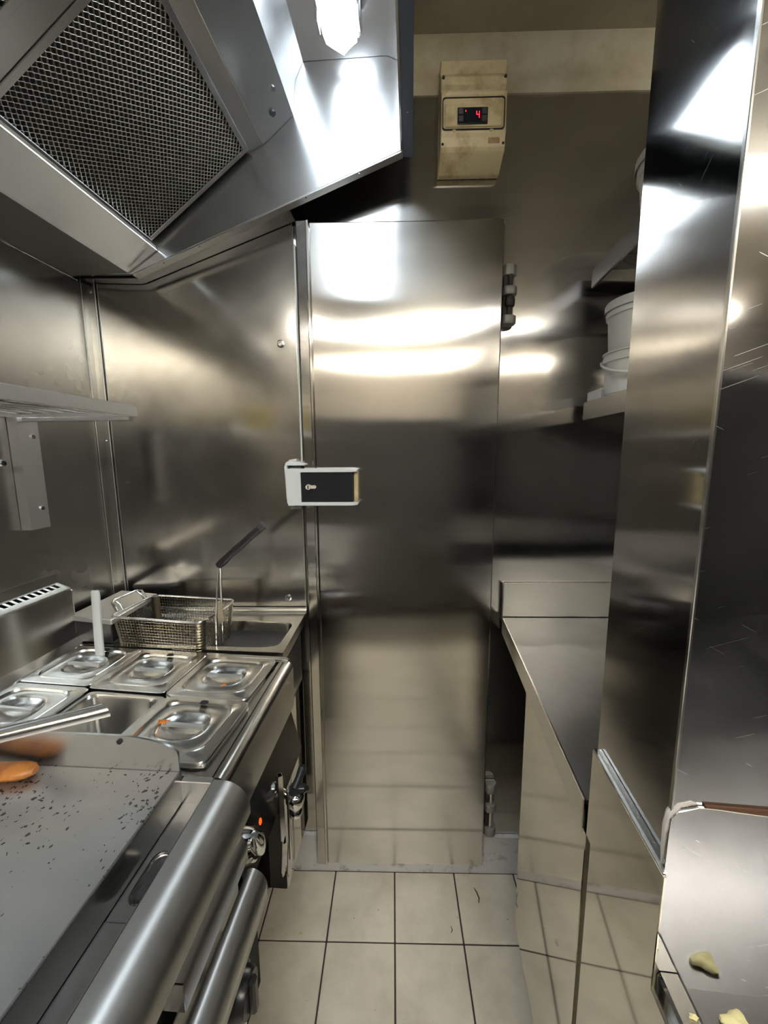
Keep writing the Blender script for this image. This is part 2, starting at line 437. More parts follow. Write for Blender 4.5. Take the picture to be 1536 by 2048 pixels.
# latch
lt = B_(); prism(lt, [(-.296, 1.366), (-.292, 1.368), (-.112, 1.368), (-.097, 1.366), (-.097, 1.3605), (-.112, 1.3585), (-.254, 1.3585), (-.254, 1.2755), (-.112, 1.2755), (-.097, 1.2745), (-.097, 1.268), (-.112, 1.266), (-.290, 1.266), (-.294, 1.275)], 1.099, 1.145, 'Y', .0008)
la = part('latch', lt, 'white_paint', dr, 'white and black latch housing with key cylinder')
bm = B_(); box(bm, -.2535, -.110, 1.103, 1.14, 1.276, 1.358, .001); part('latch_face', bm, 'black_gloss', la)
bm = B_(); box(bm, -.109, -.0975, 1.122, 1.146, 1.275, 1.360, .001); part('latch_spring', bm, 'cream_plastic', la)
bm = B_(); cyl(bm, (-.233, 1.104, 1.318), (-.233, 1.093, 1.318), .0075, .0070, 18); prism(bm, [(-.228, 1.3135), (-.215, 1.3135), (-.212, 1.316), (-.212, 1.320), (-.215, 1.3225), (-.228, 1.3225)], 1.098, 1.104); part('key_cylinder', bm, 'nickel', la)
bm = B_(); box(bm, -.2345, -.2315, 1.0920, 1.0935, 1.313, 1.323); part('key_slot', bm, 'black_void', la)
# strike on the jamb
st = thing('strike_plate', 'white sealed strike plate behind the left end of the door latch', 'strike plate', (-.28, 1.16, 1.25), 'B')
bm = B_(); prism(bm, [(-.306, 1.372), (-.302, 1.384), (-.294, 1.389), (-.262, 1.385), (-.250, 1.381), (-.250, 1.3765), (-.298, 1.3765), (-.298, 1.26), (-.303, 1.285)], 1.128, 1.184, 'Y', .001); part('bracket', bm, 'white_paint', st)
bm = B_(); box(bm, -.297, -.262, 1.147, 1.183, 1.250, 1.372, .002); part('body', bm, 'hinge_metal', st)
bm = B_(); tube(bm, [(-.303, 1.172, 1.272), (-.307, 1.172, 1.32), (-.307, 1.172, 1.37), (-.300, 1.172, 1.388), (-.28, 1.172, 1.391)], .0045, 8); part('sealant_bead', bm, 'silicone', st)
# hinges
def hinge(zc, top):
    lab = 'worn rising hinge beside the top right of the cold room door' if top else 'grimy rising hinge beside the bottom right of the cold room door'
    h = thing('door_hinge', lab, 'hinge', (.32, 1.18, zc - .085), 'B', 'cold room door hinges')
    s = .9 if top else 1.08
    hh = .085 * s
    bm = B_(); box(bm, .296, .334, 1.181, 1.189, zc - hh, zc + hh, .002); part('back_plate', bm, 'hinge_metal', h)
    for dz0, dz1, yy in ((.055, .085, 1.158), (-.002, .022, 1.150), (-.085, -.060, 1.150)):
        bm = B_(); prism(bm, [(.300, 1.182), (.300, yy + .008), (.306, yy), (.326, yy), (.337, yy + .012), (.337, 1.182)], zc + dz0 * s, zc + dz1 * s, 'Z', .002); part('knuckle', bm, 'hinge_metal', h)
    bm = B_(); cyl(bm, (.319, 1.166, zc - .08 * s), (.319, 1.166, zc + .08 * s), .0075, seg=14); part('pin', bm, 'chrome_dull' if not top else 'hinge_dark', h)
    bm = B_(); box(bm, .302, .313, 1.166, 1.182, zc + .022 * s, zc + .055 * s); box(bm, .302, .313, 1.166, 1.182, zc - .060 * s, zc - .002 * s); part('recess', bm, 'hinge_dark', h)
    if top:
        bm = B_(); lathe(bm, (.319, 1.166, zc - .030), [(.0, .0), (.012, .0), (.014, .006), (.014, .018), (.010, .026), (.0, .027)], 18); part('cam', bm, 'hinge_dark', h)
hinge(1.832, True); hinge(.250, False)

# ------------------------------------------------------------------ thermostat box (frame B)
bx_ = thing('thermostat_box', 'yellowed plastic thermostat box with a red digital display', 'thermostat', (.2, 1.19, 2.128), 'B')
F0 = 1.112
bm = B_(); prism(bm, [(1.1885, 2.374), (1.150, 2.374), (1.150, 2.170), (1.1885, 2.166)], .122, .288, 'X', .002); part('base', bm, 'cream_plastic', bx_)
bm = B_(); prism(bm, [(1.152, 2.345), (1.118, 2.313), (F0 + .006, 2.310), (F0 + .006, 2.296), (F0 + .014, 2.290), (F0 + .014, 2.280), (F0, 2.277), (F0, 2.187), (F0 + .005, 2.180), (F0 + .005, 2.160), (F0 + .012, 2.152), (1.170, 2.128), (1.1885, 2.130), (1.1885, 2.345)], .121, .280, 'X', .0015); cv = part('cover', bm, 'cream_plastic', bx_)
bm = B_(); cyl(bm, (.131, F0 + .006, 2.273), (.271, F0 + .006, 2.273), .008, seg=16); part('hinge_roll', bm, 'cream_plastic', cv)
def rrect(x0, x1, z0, z1, r, k=5):
    P = []
    for cx, cz, a0 in ((x1 - r, z1 - r, 0), (x0 + r, z1 - r, 90), (x0 + r, z0 + r, 180), (x1 - r, z0 + r, 270)):
        for i in range(k + 1):
            a = math.radians(a0 + 90 * i / k); P.append((cx + r * math.cos(a), cz + r * math.sin(a)))
    return P
fr = B_(); o_, i_ = rrect(.1235, .2755, 2.192, 2.2625, .007), rrect(.1257, .2733, 2.1942, 2.2603, .006)
loft(fr, [[(x, F0 + .001, z) for x, z in o_], [(x, F0 - .003, z) for x, z in o_], [(x, F0 - .003, z) for x, z in i_], [(x, F0 + .001, z) for x, z in i_]], False)
part('flap_seal', fr, 'black_rubber', cv)
bm = B_(); prism(bm, rrect(.1265, .2725, 2.195, 2.2595, .006), F0 - .0022, F0 + .001); fp = part('flap', bm, 'cream_plastic', cv)
bm = B_(); box(bm, .130, .268, F0 - .006, F0 - .002, 2.197, 2.2445, .0015); part('fascia_plate', bm, 'cream_plastic', cv)
dp = part('display_module', box(B_(), .160, .233, F0 - .0085, F0 - .004, 2.200, 2.2365, .001), 'black_gloss', bx_)
part('display_window', box(B_(), .1765, .2165, F0 - .0095, F0 - .008, 2.203, 2.2345, .0005), 'display_glass', dp)
for cx in (.168, .2245):
    for cz in (2.2115, 2.2275):
        part('button', box(B_(), cx - .0062, cx + .0062, F0 - .0097, F0 - .008, cz - .0066, cz + .0066, .001), 'dark_metal', dp)
def seg7(x, z, wd, ht, segs):
    bm = B_(); t = .0013; y0, y1 = F0 - .0102, F0 - .0094; sk = .0012
    L = {'a': (x, x + wd, z + ht, 'h'), 'g': (x, x + wd, z + ht / 2, 'h'), 'd': (x, x + wd, z, 'h'),
         'f': (x, z + ht / 2, z + ht, 'v'), 'e': (x, z, z + ht / 2, 'v'), 'b': (x + wd, z + ht / 2, z + ht, 'v'), 'c': (x + wd, z, z + ht / 2, 'v')}
    for s_ in segs:
        q = L[s_]
        if q[3] == 'h': box(bm, q[0] + .0004, q[1] - .0004, y0, y1, q[2] - t / 2, q[2] + t / 2)
        else: box(bm, q[0] - t / 2, q[0] + t / 2, y0, y1, q[1] + .0004, q[2] - .0004)
    return bm
part('lit_digit', seg7(.2055, 2.2115, .0065, .0150, 'fgbc'), 'led_red', dp, 'red glowing digit 4')
part('lit_dot', box(B_(), .1785, .1800, F0 - .0102, F0 - .0094, 2.2255, 2.2285), 'led_red', dp)
for (sx, sz, yy) in ((.126, 2.3105, F0 + .004), (.276, 2.3105, F0 + .004), (.126, 2.166, F0 + .005), (.275, 2.166, F0 + .005)):
    bm = B_(); cyl(bm, (sx, yy + .002, sz), (sx, yy - .0012, sz), .0036, .0030, 12); part('cover_screw', bm, 'black_rubber', bx_)
for sx in (.153, .244):
    bm = B_(); prism(bm, [(sx - .005, 2.1925), (sx + .005, 2.1925), (sx, 2.187)], F0 - .003, F0 + .001); part('flap_catch', bm, 'cream_plastic', bx_)
bm = B_(); box(bm, .238, .266, F0 + .0035, F0 + .0052, 2.166, 2.178); part('faded_sticker', bm, 'faded_paper', bx_)

# ================================================================== EXTRACTION HOOD (frame W)
YE = 1.09
hd = thing('extraction_hood', 'long stainless extraction hood with sloping underside above the cooking line', 'extraction hood', (-.46, .2, 1.88), 'W')
YN = -1.0
bm = B_(); prism(bm, [(-.735, 1.882), (-.024, 2.138), (-.024, 2.43), (-.906, 2.43), (-.906, 1.886), (-.80, 1.884)], YE, YE + .012, 'Y', .0008); part('end_plate', bm, 'steel_hood', hd)
bm = B_(); sheet(bm, [(-.735, 1.880), (-.024, 2.1365)], YE - .001, YE + .022, .003); part('end_flange', bm, 'steel_hood_dark', hd)
# underside at the wall and drip gutter
bm = B_(); sheet(bm, [(-.906, 1.884), (-.747, 1.884)], YN, YE, -.004); part('rear_underside', bm, 'steel_hood_dark', hd)
bm = B_(); sheet(bm, [(-.747, 1.884), (-.662, 1.936), (-.664, 1.946)], YN, YE - .004, -.003); part('drip_gutter', bm, 'steel_hood', hd)
bm = B_(); box(bm, -.663, -.6615, YN, YE - .002, 1.934, 1.937); part('gutter_lip', bm, 'steel_trim', hd)
# rail above the filters, drilled cover plate and return
su = Vector((.275, 0, .20)).normalized(); sn = Vector((.20, 0, -.275)).normalized()   # up the slope, and out of it (down into the kitchen)
bm = B_(); sheet(bm, [(-.402, 2.150), (-.367, 2.168)], YN, YE - .001, -.004); part('filter_rail', bm, 'steel_hood', hd)
bm = B_(); box(bm, -.3685, -.3665, YN, YE - .001, 2.1650, 2.1678); part('rail_edge', bm, 'steel_trim', hd)
bm = B_(); sheet(bm, [(-.366, 2.166), (-.290, 2.2265)], YN, YE - .001, -.003); part('cover_plate', bm, 'steel_hood', hd)
for (x, y, z, r) in ((-.326, 1.041, 2.198, .0075), (-.309, .994, 2.211, .006), (-.324, .969, 2.2, .002)):
    d = Vector((.061, 0, -.078)).normalized(); c = Vector((x, y, z))
    bm = B_(); cyl(bm, c - d * .002, c + d * .0045, r, r * .85, 16); part('cover_bolt', bm, 'dark_metal' if r > .007 else 'chrome_dull', hd)
bm = B_(); sheet(bm, [(-.290, 2.2265), (-.282, 2.30), (-.262, 2.338), (-.06, 2.338), (-.034, 2.326), (-.0245, 2.30), (-.0245, 2.140)], YN, YE - .001, -.003); part('lamp_recess', bm, 'steel_hood', hd)
bm = B_(); box(bm, -.0235, .002, YN, YE + .025, 2.1375, 2.437, .001); part('front_fascia', bm, 'dull_blue', hd, 'dull blue fascia edge')  # one even dull blue, darker than the hood steel
bm = B_(); box(bm, -.0285, -.0235, YN, YE - .001, 2.1355, 2.152, .0008); part('front_lip', bm, 'chrome_dull', hd)
for q in (.12, .26, .46, .66, .85):
    x = -.735 + q * .711; z = 1.880 + q * .2565
    bm = B_(); cyl(bm, (x, YE + .004, z - .004), (x, YE + .004, z + .0), .0022, seg=8); part('rivet', bm, 'chrome', hd)
bm = B_(); cyl(bm, (-.010, .98, 2.1377), (-.010, .98, 2.1365), .0022, seg=8); part('rivet', bm, 'chrome', hd)
# flange joining the splash panel to the hood
bm = B_()
loft(bm, [[(x, YE + .0225, z), (x, 1.181 + .0454 * x, z), (x, 1.181 + .0454 * x, z + .004), (x, YE + .0225, z + .004)] for x, z in ((-.895, 1.884), (-.745, 1.879), (-.315, 2.032))], True, True)
o_ = solo('hood_flange', bm, 'steel_hood', 'bent stainless strip between the splash panel and the hood end', 'flange', 'W')

# ---- filters
def filt_bm():
    """expanded metal mesh, local: u along x (0..Lu), v along y (0..Lv), normal z"""
    Lu, Lv = .318, .388
    bm = B_(); s = .0052; Lw = .0140; hw = .00135; ht = .0004
    ns = int(Lu / s); K = 6; nv = int(Lv / (Lw / K))
    tilt = math.radians(50)
    ax = Vector((math.cos(tilt), 0, math.sin(tilt))) * hw; ay = Vector((-math.sin(tilt), 0, math.cos(tilt))) * ht
    for i in range(ns + 1):
        sg = 1 if i % 2 else -1
        prev = None
        for k in range(nv + 1):
            off = math.sin(2 * PI * k / K) * 1.0 * s * .52 * sg
            c = Vector((.001 + i * s + off, k * Lw / K, 0))
            ring = [bm.verts.new(c + ax + ay), bm.verts.new(c - ax + ay), bm.verts.new(c - ax - ay), bm.verts.new(c + ax - ay)]
            if prev:
                for q in range(4): bm.faces.new((prev[q], prev[(q + 1) % 4], ring[(q + 1) % 4], ring[q]))
            prev = ring
    return bm
MF = Matrix(((su.x, 0, sn.x, -.677), (0, 1, 0, 0), (su.z, 0, sn.z, 1.95), (0, 0, 0, 1)))
def make_filter(ynear, yfar, label):
    f = thing('grease_filter', label, 'grease filter', (-.54, ynear, 1.95), 'W', 'mesh grease filters in the hood')
    Lv = yfar - ynear
    def T(bm): return xform(bm, MF @ Matrix.Translation((0, ynear, 0)))
    Ls = .340
    for nm, (u0, u1, v0, v1) in (('frame_bar', (0, .012, 0, Lv)), ('frame_bar', (Ls - .012, Ls, 0, Lv)), ('frame_bar', (.012, Ls - .012, 0, .012)), ('frame_bar', (.012, Ls - .012, Lv - .012, Lv))):
        part(nm, T(box(B_(), u0, u1, v0, v1, -.012, .003, .0008)), 'steel_hood', f)
    part('baffle', T(box(B_(), .004, Ls - .004, .004, Lv - .004, -.035, -.014)), 'hinge_dark', f)
    fm = filt_bm(); bmesh.ops.translate(fm, vec=(.011, .011, -.001), verts=fm.verts)
    part('wire_mesh', T(fm), 'filter_wire', f, kind='stuff')
make_filter(.667, 1.078, 'large mesh grease filter at the far end of the hood')
make_filter(.216, .627, 'mesh grease filter nearest the viewer, only its corner showing')
bm = B_(); sheet(bm, [(-.675, 1.951), (-.402, 2.150)], .628, .666, -.004); part('filter_divider', bm, 'steel_hood', hd)

# ---- lamp in the hood
lp = thing('hood_lamp', 'bright white fluorescent bulkhead lamp inside the hood', 'lamp', (-.155, .45, 2.285), 'W')
part('lamp_base', box(B_(), -.195, -.115, -.25, 1.03, 2.322, 2.3365, .004), 'white_plastic', lp)
bm = B_()
def lsec(y, hw, z0, z1):
    return [(-.155 + hw * c, y, z) for c, z in ((-1, z1), (-1, z0 + .012), (-.6, z0 + .003), (0, z0), (.6, z0 + .003), (1, z0 + .012), (1, z1))]
loft(bm, [lsec(-.22, .02, 2.30, 2.322), lsec(-.19, .037, 2.285, 2.322), lsec(.985, .037, 2.285, 2.322), lsec(1.01, .034, 2.288, 2.322), lsec(1.04, .004, 2.302, 2.322)], True, True)
part('diffuser', bm, 'hood_tube', lp)
for y in (.35, .96):
    for x in (-.2, -.110):
        part('clip', box(B_(), x - .003, x + .003, y, y + .03, 2.30, 2.335, .001), 'chrome', lp)

# ================================================================== LEFT SHELF (frame W)
sh = thing('wall_shelf', 'slatted steel wall shelf above the cooking line', 'shelf', (-.76, .3, 1.24), 'W')
bm = B_(); box(bm, -.624, -.618, -.75, .89, 1.494, 1.519, .0015); part('front_bar', bm, 'steel_satin', sh)
bm = B_(); box(bm, -.906, -.900, -.75, .89, 1.494, 1.519, .001); part('rear_bar', bm, 'steel_hood', sh)
bm = B_(); box(bm, -.900, -.624, .884, .89, 1.494, 1.514, .001); part('end_bar', bm, 'steel_hood', sh)
for k in range(7):
    x = -.655 - k * .038
    bm = B_(); cyl(bm, (x, -.75, 1.506), (x, .885, 1.506), .005, seg=10); part('slat', bm, 'chrome_dull', sh)
for y in (.30, .62):
    bm = B_(); cyl(bm, (-.902, y, 1.5005), (-.622, y, 1.5005), .004, seg=8); part('cross_rod', bm, 'chrome_dull', sh)
bm = B_(); sheet(bm, [(-.884, .912), (-.884, .862), (-.9070, .860)], 1.236, 1.494, .002, 'Z')
br = part('bracket', bm, 'steel_satin', sh)
bm = B_(); box(bm, -.91, -.625, .868, .884, 1.485, 1.494, .001); part('bracket_arm', bm, 'steel_hood', sh)
for (y, z) in ((.893, 1.452), (.893, 1.284)):
    bm = B_(); cyl(bm, (-.884, y, z), (-.879, y, z), .0065, .005, 14); part('bolt', bm, 'chrome', br)
bm = B_(); cyl(bm, (-.9070, .835, 1.392), (-.900, .835, 1.392), .008, .006, 14); part('wall_bolt', bm, 'chrome', sh)

# yellow tub on the shelf (seen mirrored in the splash panel)
def bucket(name, label, cat, c, h, r0, r1, mat, F, lidmat=None, rim2=True, handle=True, group=None, ang=0):
    b = thing(name, label, cat, c, F, group)
    prof = [(.0, 0), (r0 * .96, 0), (r0, .004)]
    prof += [(r0 + (r1 - r0) * t, h * t) for t in (.25, .5, .74)]
    prof += [(r1 * .985, h * .76), (r1 * 1.03, h * .77), (r1 * 1.035, h * .88), (r1 * 1.0, h * .885), (r1 * 1.0, h * .96), (r1 * 1.035, h * .965), (r1 * 1.04, h), (r1 * .97, h), (r1 * .96, h * .9), (r0 * .93, .01), (0, .008)]
    bm = B_(); lathe(bm, c, prof); part('body', bm, mat, b)
    if lidmat:
        bm = B_(); lathe(bm, c, [(r1 * 1.07, h - .012), (r1 * 1.075, h + .004), (r1 * 1.05, h + .008), (r1 * .97, h + .008), (r1 * .95, h + .004), (0, h + .004)]); part('lid', bm, lidmat, b)
    if handle:
        pts = []
        for i in range(17):
            a = PI * i / 16
            p = Vector((math.cos(a) * r1 * 1.05, -math.sin(a) * r1 * 1.10, h * .84 - math.sin(a) * h * .45))
            p = Matrix.Rotation(ang, 3, 'Z') @ p
            pts.append(Vector(c) + p)
        bm = B_(); tube(bm, pts, .0035, 8); part('handle', bm, mat, b)
    return b
bucket('plastic_tub', 'yellow plastic tub on the slatted shelf, mirrored in the splash panel', 'tub', (-.765, .12, 1.519), .13, .075, .088, 'yellow_plastic', 'W')

# ================================================================== BAIN-MARIE CONSOLE (frame W)
CZ = .92
bmn = thing('bain_marie', 'stainless bain-marie counter holding six small pans', 'bain-marie', (-.57, .69, .70), 'W')
RC = math.radians(-3.5)
pc = Vector((-.581, .724))
def rot2(x, y):
    c, s = math.cos(RC), math.sin(RC); return (pc.x + x * c - y * s, pc.y + x * s + y * c)
outer = [(-.863, .528), (-.300, .528), (-.300, .874), (-.863, .912)]
inner = [rot2(-.262, -.162), rot2(.262, -.162), rot2(.262, .162), rot2(-.262, .162)]
bm = B_()
loft(bm, [[(x, y, CZ - .02) for x, y in inner], [(x, y, CZ) for x, y in inner], [(x, y, CZ) for x, y in outer], [(x, y, CZ - .02) for x, y in outer]], False)
part('top', bm, 'steel_console', bmn)
arc = [(-.302, CZ)] + [(-.295 + .016 * math.sin(a), CZ - .016 + .016 * math.cos(a)) for a in [PI / 2 * i / 6 for i in range(7)]] + [(-.279, .81)]
bm = B_(); sheet(bm, arc, .528, .874, .004); part('front_fascia', bm, 'steel_console', bmn)
bm = B_(); sheet(bm, [(-.279, .8095), (-.257, .716), (-.33, .712)], .5265, .846, .003); part('control_panel', bm, 'steel_dark', bmn)  # dark steel tone stands in for a dark reflection on the slope
bm = B_(); prism(bm, [(-.862, .905), (-.300, .874), (-.289, .868), (-.289, .880), (-.300, .887), (-.862, .916)], CZ - .004, CZ + .004, 'Z', .001); part('rear_fold', bm, 'steel_trim', bmn)
bm = B_(); box(bm, -.86, -.33, .535, .868, .70, CZ - .135); part('tank', bm, 'dark_metal', bmn)
bm = B_(); box(bm, -.86, -.40, .54, .86, .0, .70); part('stand', bm, 'black_rubber', bmn)  # black colour stands in for the shade under the counter
# flue upstand with slots along the wall
fu = B_()
def backguard():
    bm = B_()
    y0, y1 = -.3, .931
    sheet(bm, [(-.863, CZ), (-.863, .945), (-.8665, .952), (-.8665, 1.064), (-.870, 1.073), (-.877, 1.076)], y0, y1, -.0025)
    prism(bm, [(-.9055, CZ), (-.866, CZ), (-.866, 1.066), (-.874, 1.0755), (-.9055, 1.086)], y1 - .003, y1)
    return bm
bg = thing('flue_guard', 'slotted stainless flue guard along the wall behind the pans', 'flue guard', (-.89, .3, CZ), 'W')
part('face', backguard(), 'steel_console', bg)
# slotted top: bars between slots
bm = B_(); sheet(bm, [(-.877, 1.076), (-.884, 1.0785)], -.3, .931, -.0025); part('top_edge', bm, 'steel_trim', bg)
bm = B_(); sheet(bm, [(-.900, 1.0842), (-.9045, 1.0865), (-.9045, 1.110)], -.3, .931, -.0025); part('rear_lip', bm, 'steel_trim', bg)
sp = .0166
me_bar = None
y = .918
k = 0
while y > .30:
    bm = B_(); sheet(bm, [(-.884, 1.0785), (-.900, 1.0842)], y, y + (.0065 if k else .0128), -.0025)
    part('slot_bar', bm, 'steel_trim', bg); k += 1
    y -= sp
bm = B_(); sheet(bm, [(-.884, 1.0785), (-.900, 1.0842)], -.3, y + sp - .01, -.0025); part('top_plate', bm, 'steel_trim', bg)
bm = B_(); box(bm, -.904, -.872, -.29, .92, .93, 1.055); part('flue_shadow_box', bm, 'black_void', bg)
bm = B_(); prism(bm, [(-.8665, CZ), (-.850, CZ), (-.8665, .948)], -.3, .93); part('base_fillet', bm, 'steel_trim', bg)

# pans and lids
def pan_bm():
    bm = B_(); a, b = .0865, .0795
    R = [sring(0, 0, a, b, -.006, 14, 64), sring(0, 0, a + .0005, b + .0005, .0, 14, 64), sring(0, 0, a - .009, b - .009, .0005, 12, 64), sring(0, 0, a - .0115, b - .0115, -.004, 8, 64),
         sring(0, 0, a - .016, b - .016, -.085, 6, 64), sring(0, 0, a - .022, b - .022, -.098, 5, 64), sring(0, 0, a - .035, b - .035, -.1, 4, 64)]
    loft(bm, R, True); return bm
def lid_bm(notch):
    bm = B_(); a, b = .0872, .0802; n = 72
    R = [sring(0, 0, a, b, -.0035, 16, n), sring(0, 0, a + .0004, b + .0004, -.0008, 16, n), sring(0, 0, a - .001, b - .001, .0006, 16, n), sring(0, 0, a - .006, b - .006, .0008, 14, n),
         sring(0, 0, .071, .0645, .0010, 5, n), sring(0, 0, .0695, .063, .0022, 5, n), sring(0, 0, .0675, .061, -.0022, 5, n), sring(0, 0, .0655, .059, -.0028, 4.6, n),
         sring(0, 0, .047, .041, -.0022, 2.6, n), sring(0, 0, .0445, .0385, -.0006, 2.5, n), sring(0, 0, .0425, .0365, -.0010, 2.5, n), sring(0, 0, .039, .033, -.0048, 2.4, n),
         sring(0, 0, .029, .024, -.0085, 2.2, n), sring(0, 0, .014, .012, -.0102, 2, n), sring(0, 0, .003, .003, -.0104, 2, n)]
    loft(bm, R, True); return bm
pan_me = mesh_of('pan', pan_bm(), 'steel_lid')
lid_me = mesh_of('lid_plate', lid_bm(False), 'steel_lid')
hb = B_(); loft(hb, [[(x, y * wv, z) for y, z in ((-.0055, -.003), (-.004, .0025), (0, .004), (.004, .0025), (.0055, -.003), (0, -.006))] for x, wv in ((-.0405, .8), (-.038, 1.1), (-.02, .75), (0, .7), (.02, .75), (.038, 1.1), (.0405, .8))], True, True)
hdl_me = mesh_of('handle', hb, 'steel_satin')
nb = B_(); prism(nb, [(-.007, -.005), (.007, -.005), (.007, .004), (.0045, .006), (-.0045, .006), (-.007, .004)], .0012, .0026, 'Z'); nt_me = mesh_of('ladle_notch', nb, 'black_void')
spots = {  # centre, name of neighbour, lid, notch
    'A': ((-.757, .822), 'far row, next to the wall, with the ladle standing in it', True, True),
    'B': ((-.583, .806), 'far row, middle, with a dark notch at its far edge', True, True),
    'C': ((-.4075, .789), 'far row, by the aisle, with one orange speck', True, False),
    'F': ((-.757, .656), 'near row, next to the wall', True, False),
    'E': ((-.582, .642), 'near row, open, without lid', False, False),
    'D': ((-.4045, .630), 'near row, by the aisle, with an orange smear on its handle', True, True)}
for kx, ((x, y), txt, lid, notch) in spots.items():
    base = CZ + .0015
    if kx == 'E': plab = 'open stainless bain-marie pan without a lid, near row middle'
    else: plab = 'small stainless bain-marie pan under the lid in the ' + txt.split(', with')[0].split(', without')[0]
    p = bpy.data.objects.new('bain_marie_pan', pan_me); COL.objects.link(p); p.location = (x, y, base + .002); p.rotation_euler = (0, 0, RC)
    p['label'] = plab; p['category'] = 'pan'; p['group'] = 'bain-marie pans'
    if not lid: continue
    r = bpy.data.objects.new('pan_lid', None); COL.objects.link(r); r.empty_display_size = .05
    r.location = (x, y, base + .0065); r.rotation_euler = (0, 0, RC)
    if kx == 'C': r.location.z += .0015; r.location.x += .003
    if kx == 'D': r.location.z += .002; r.location.y -= .003; r.rotation_euler.z += math.radians(-.8)
    r['label'] = 'stainless pan lid, ' + txt; r['category'] = 'lid'; r['group'] = 'bain-marie lids'
    for nm, me in (('lid_plate', lid_me), ('handle', hdl_me)):
        c = bpy.data.objects.new(nm, me); COL.objects.link(c); c.parent = r
        if nm == 'handle': c.location = (0, 0, .0005)
    if notch:
        c = bpy.data.objects.new('ladle_notch', nt_me); COL.objects.link(c); c.parent = r; c.location = (.0, .064, 0); c['label'] = 'dark cut-out for a ladle'
# food specks
def crumb(name, label, cat, c, sx, sy, sz, mat, F='W', seed=1):
    rr = random.Random(seed); bm = B_(); bmesh.ops.create_icosphere(bm, subdivisions=3, radius=1)
    for v in bm.verts:
        k = 1 + .35 * math.sin(3.1 * v.co.x + seed) * math.cos(4.3 * v.co.y + 2 * seed) + rr.uniform(-.08, .08)
        v.co = Vector((c[0] + v.co.x * sx * k, c[1] + v.co.y * sy * k, c[2] + max(v.co.z, -.5) * sz * k))
    return solo(name, bm, mat, label, cat, F)
crumb('food_speck', 'orange food speck on the lid by the aisle in the far row', 'food speck', (-.396, .764, CZ + .001), .006, .0045, .003, 'orange_food', seed=2)
crumb('food_smear', 'orange sauce smear on the handle of the near lid by the aisle', 'food smear', (-.444, .630, CZ + .0125), .0105, .006, .003, 'orange_food', seed=5)
# ladle standing in the far-left lid
bm = B_()
Lx, Ly = -.757, .870
loft(bm, [[(Lx + dx * wd + ox, Ly + dy, z) for dx, dy in ((-1, -.0035), (-.6, -.006), (.6, -.006), (1, -.0035), (1, .001), (.6, -.002), (-.6, -.002), (-1, .001))] for z, wd, ox in ((.925, .0105, 0), (.96, .0105, .001), (1.02, .010, .003), (1.075, .010, .006), (1.086, .0095, .006), (1.090, .007, .006))], True, True)
lad = thing('ladle', 'pale steel ladle handle standing upright in the far pan by the wall', 'ladle', (Lx, Ly, .925), 'W')
part('handle', bm, 'white_paint', lad)

# ================================================================== FRYER (frame W)
fy = thing('deep_fryer', 'stainless deep fryer in the corner with a dark well', 'deep fryer', (-.6, 1.03, .23), 'W')
bm = B_()
oc = [(-.862, .920), (-.313, .906), (-.322, 1.158), (-.862, 1.134)]
def edge_ring(poly, n, z):   # n points per side around the quad, starting mid right side to match sring order
    pts = []
    c = [Vector(p) for p in (poly[1], poly[2], poly[3], poly[0])]
    mid = (c[0] + c[3]) / 2
    return c
cnt = 64
ccx, ccy, ha, hb_ = -.572, 1.008, .236, .078
ring_in = sring(ccx, ccy, ha, hb_, .924, 9, cnt)
def to_quad(p):
    u = max(-1, min(1, (p[0] - ccx) / ha)); v = max(-1, min(1, (p[1] - ccy) / hb_))
    k = 1 / max(abs(u), abs(v)); u, v = u * k, v * k
    a = Vector(oc[0]).lerp(Vector(oc[1]), (u + 1) / 2); b = Vector(oc[3]).lerp(Vector(oc[2]), (u + 1) / 2)
    q = a.lerp(b, (v + 1) / 2); return (q.x, q.y)
ring_out = [to_quad(p) for p in ring_in]
loft(bm, [[(x, y, .895) for x, y in ring_out], [(x, y, .924) for x, y in ring_out], [(x, y, .924) for x, y, z in ring_in]], False)
part('rim', bm, 'steel_console', fy)
bm = B_(); loft(bm, [ring_in, 
          sring(ccx, ccy, ha - .003, hb_ - .003, .918, 9, cnt), sring(ccx, ccy, ha - .008, hb_ - .008, .74, 7, cnt), sring(ccx, ccy, ha - .03, hb_ - .02, .725, 5, cnt)], True)
part('well', bm, 'steel_dark', fy)
bm = B_(); prism(bm, [(1.156, .924), (1.157, .931), (1.163, .9385), (1.165, .9385), (1.165, .915), (1.156, .915)], -.862, -.320, 'X'); xform(bm, Matrix.Translation((-.32, 1.16, 0)) @ Matrix.Rotation(math.radians(2.6), 4, 'Z') @ Matrix.Translation((.32, -1.16, 0))); part('rear_upstand', bm, 'steel_console', fy)
bm = B_(); box(bm, -.86, -.330, .912, 1.130, .23, .722, .002); part('cabinet', bm, 'steel_mirror', fy)
bm = B_(); box(bm, -.855, -.336, .918, 1.14, .70, .895); part('tank', bm, 'dark_metal', fy)
for (x, y) in ((-.47, .97), (-.47, 1.10), (-.84, .97), (-.84, 1.10)):
    bm = B_(); cyl(bm, (x, y, .0005), (x, y, .232), .016, .018, 14); part('leg', bm, 'dark_metal', fy)
bm = B_(); box(bm, -.875, -.772, .930, 1.115, .926, .985, .002); part('element_housing', bm, 'black_plastic', fy)
bm = B_(); prism(bm, [(-.880, .925), (-.748, .892 + .012), (-.752, 1.095), (-.880, 1.118)], .986, 1.000, 'Z', .002); part('element_cover', bm, 'steel_satin', fy)
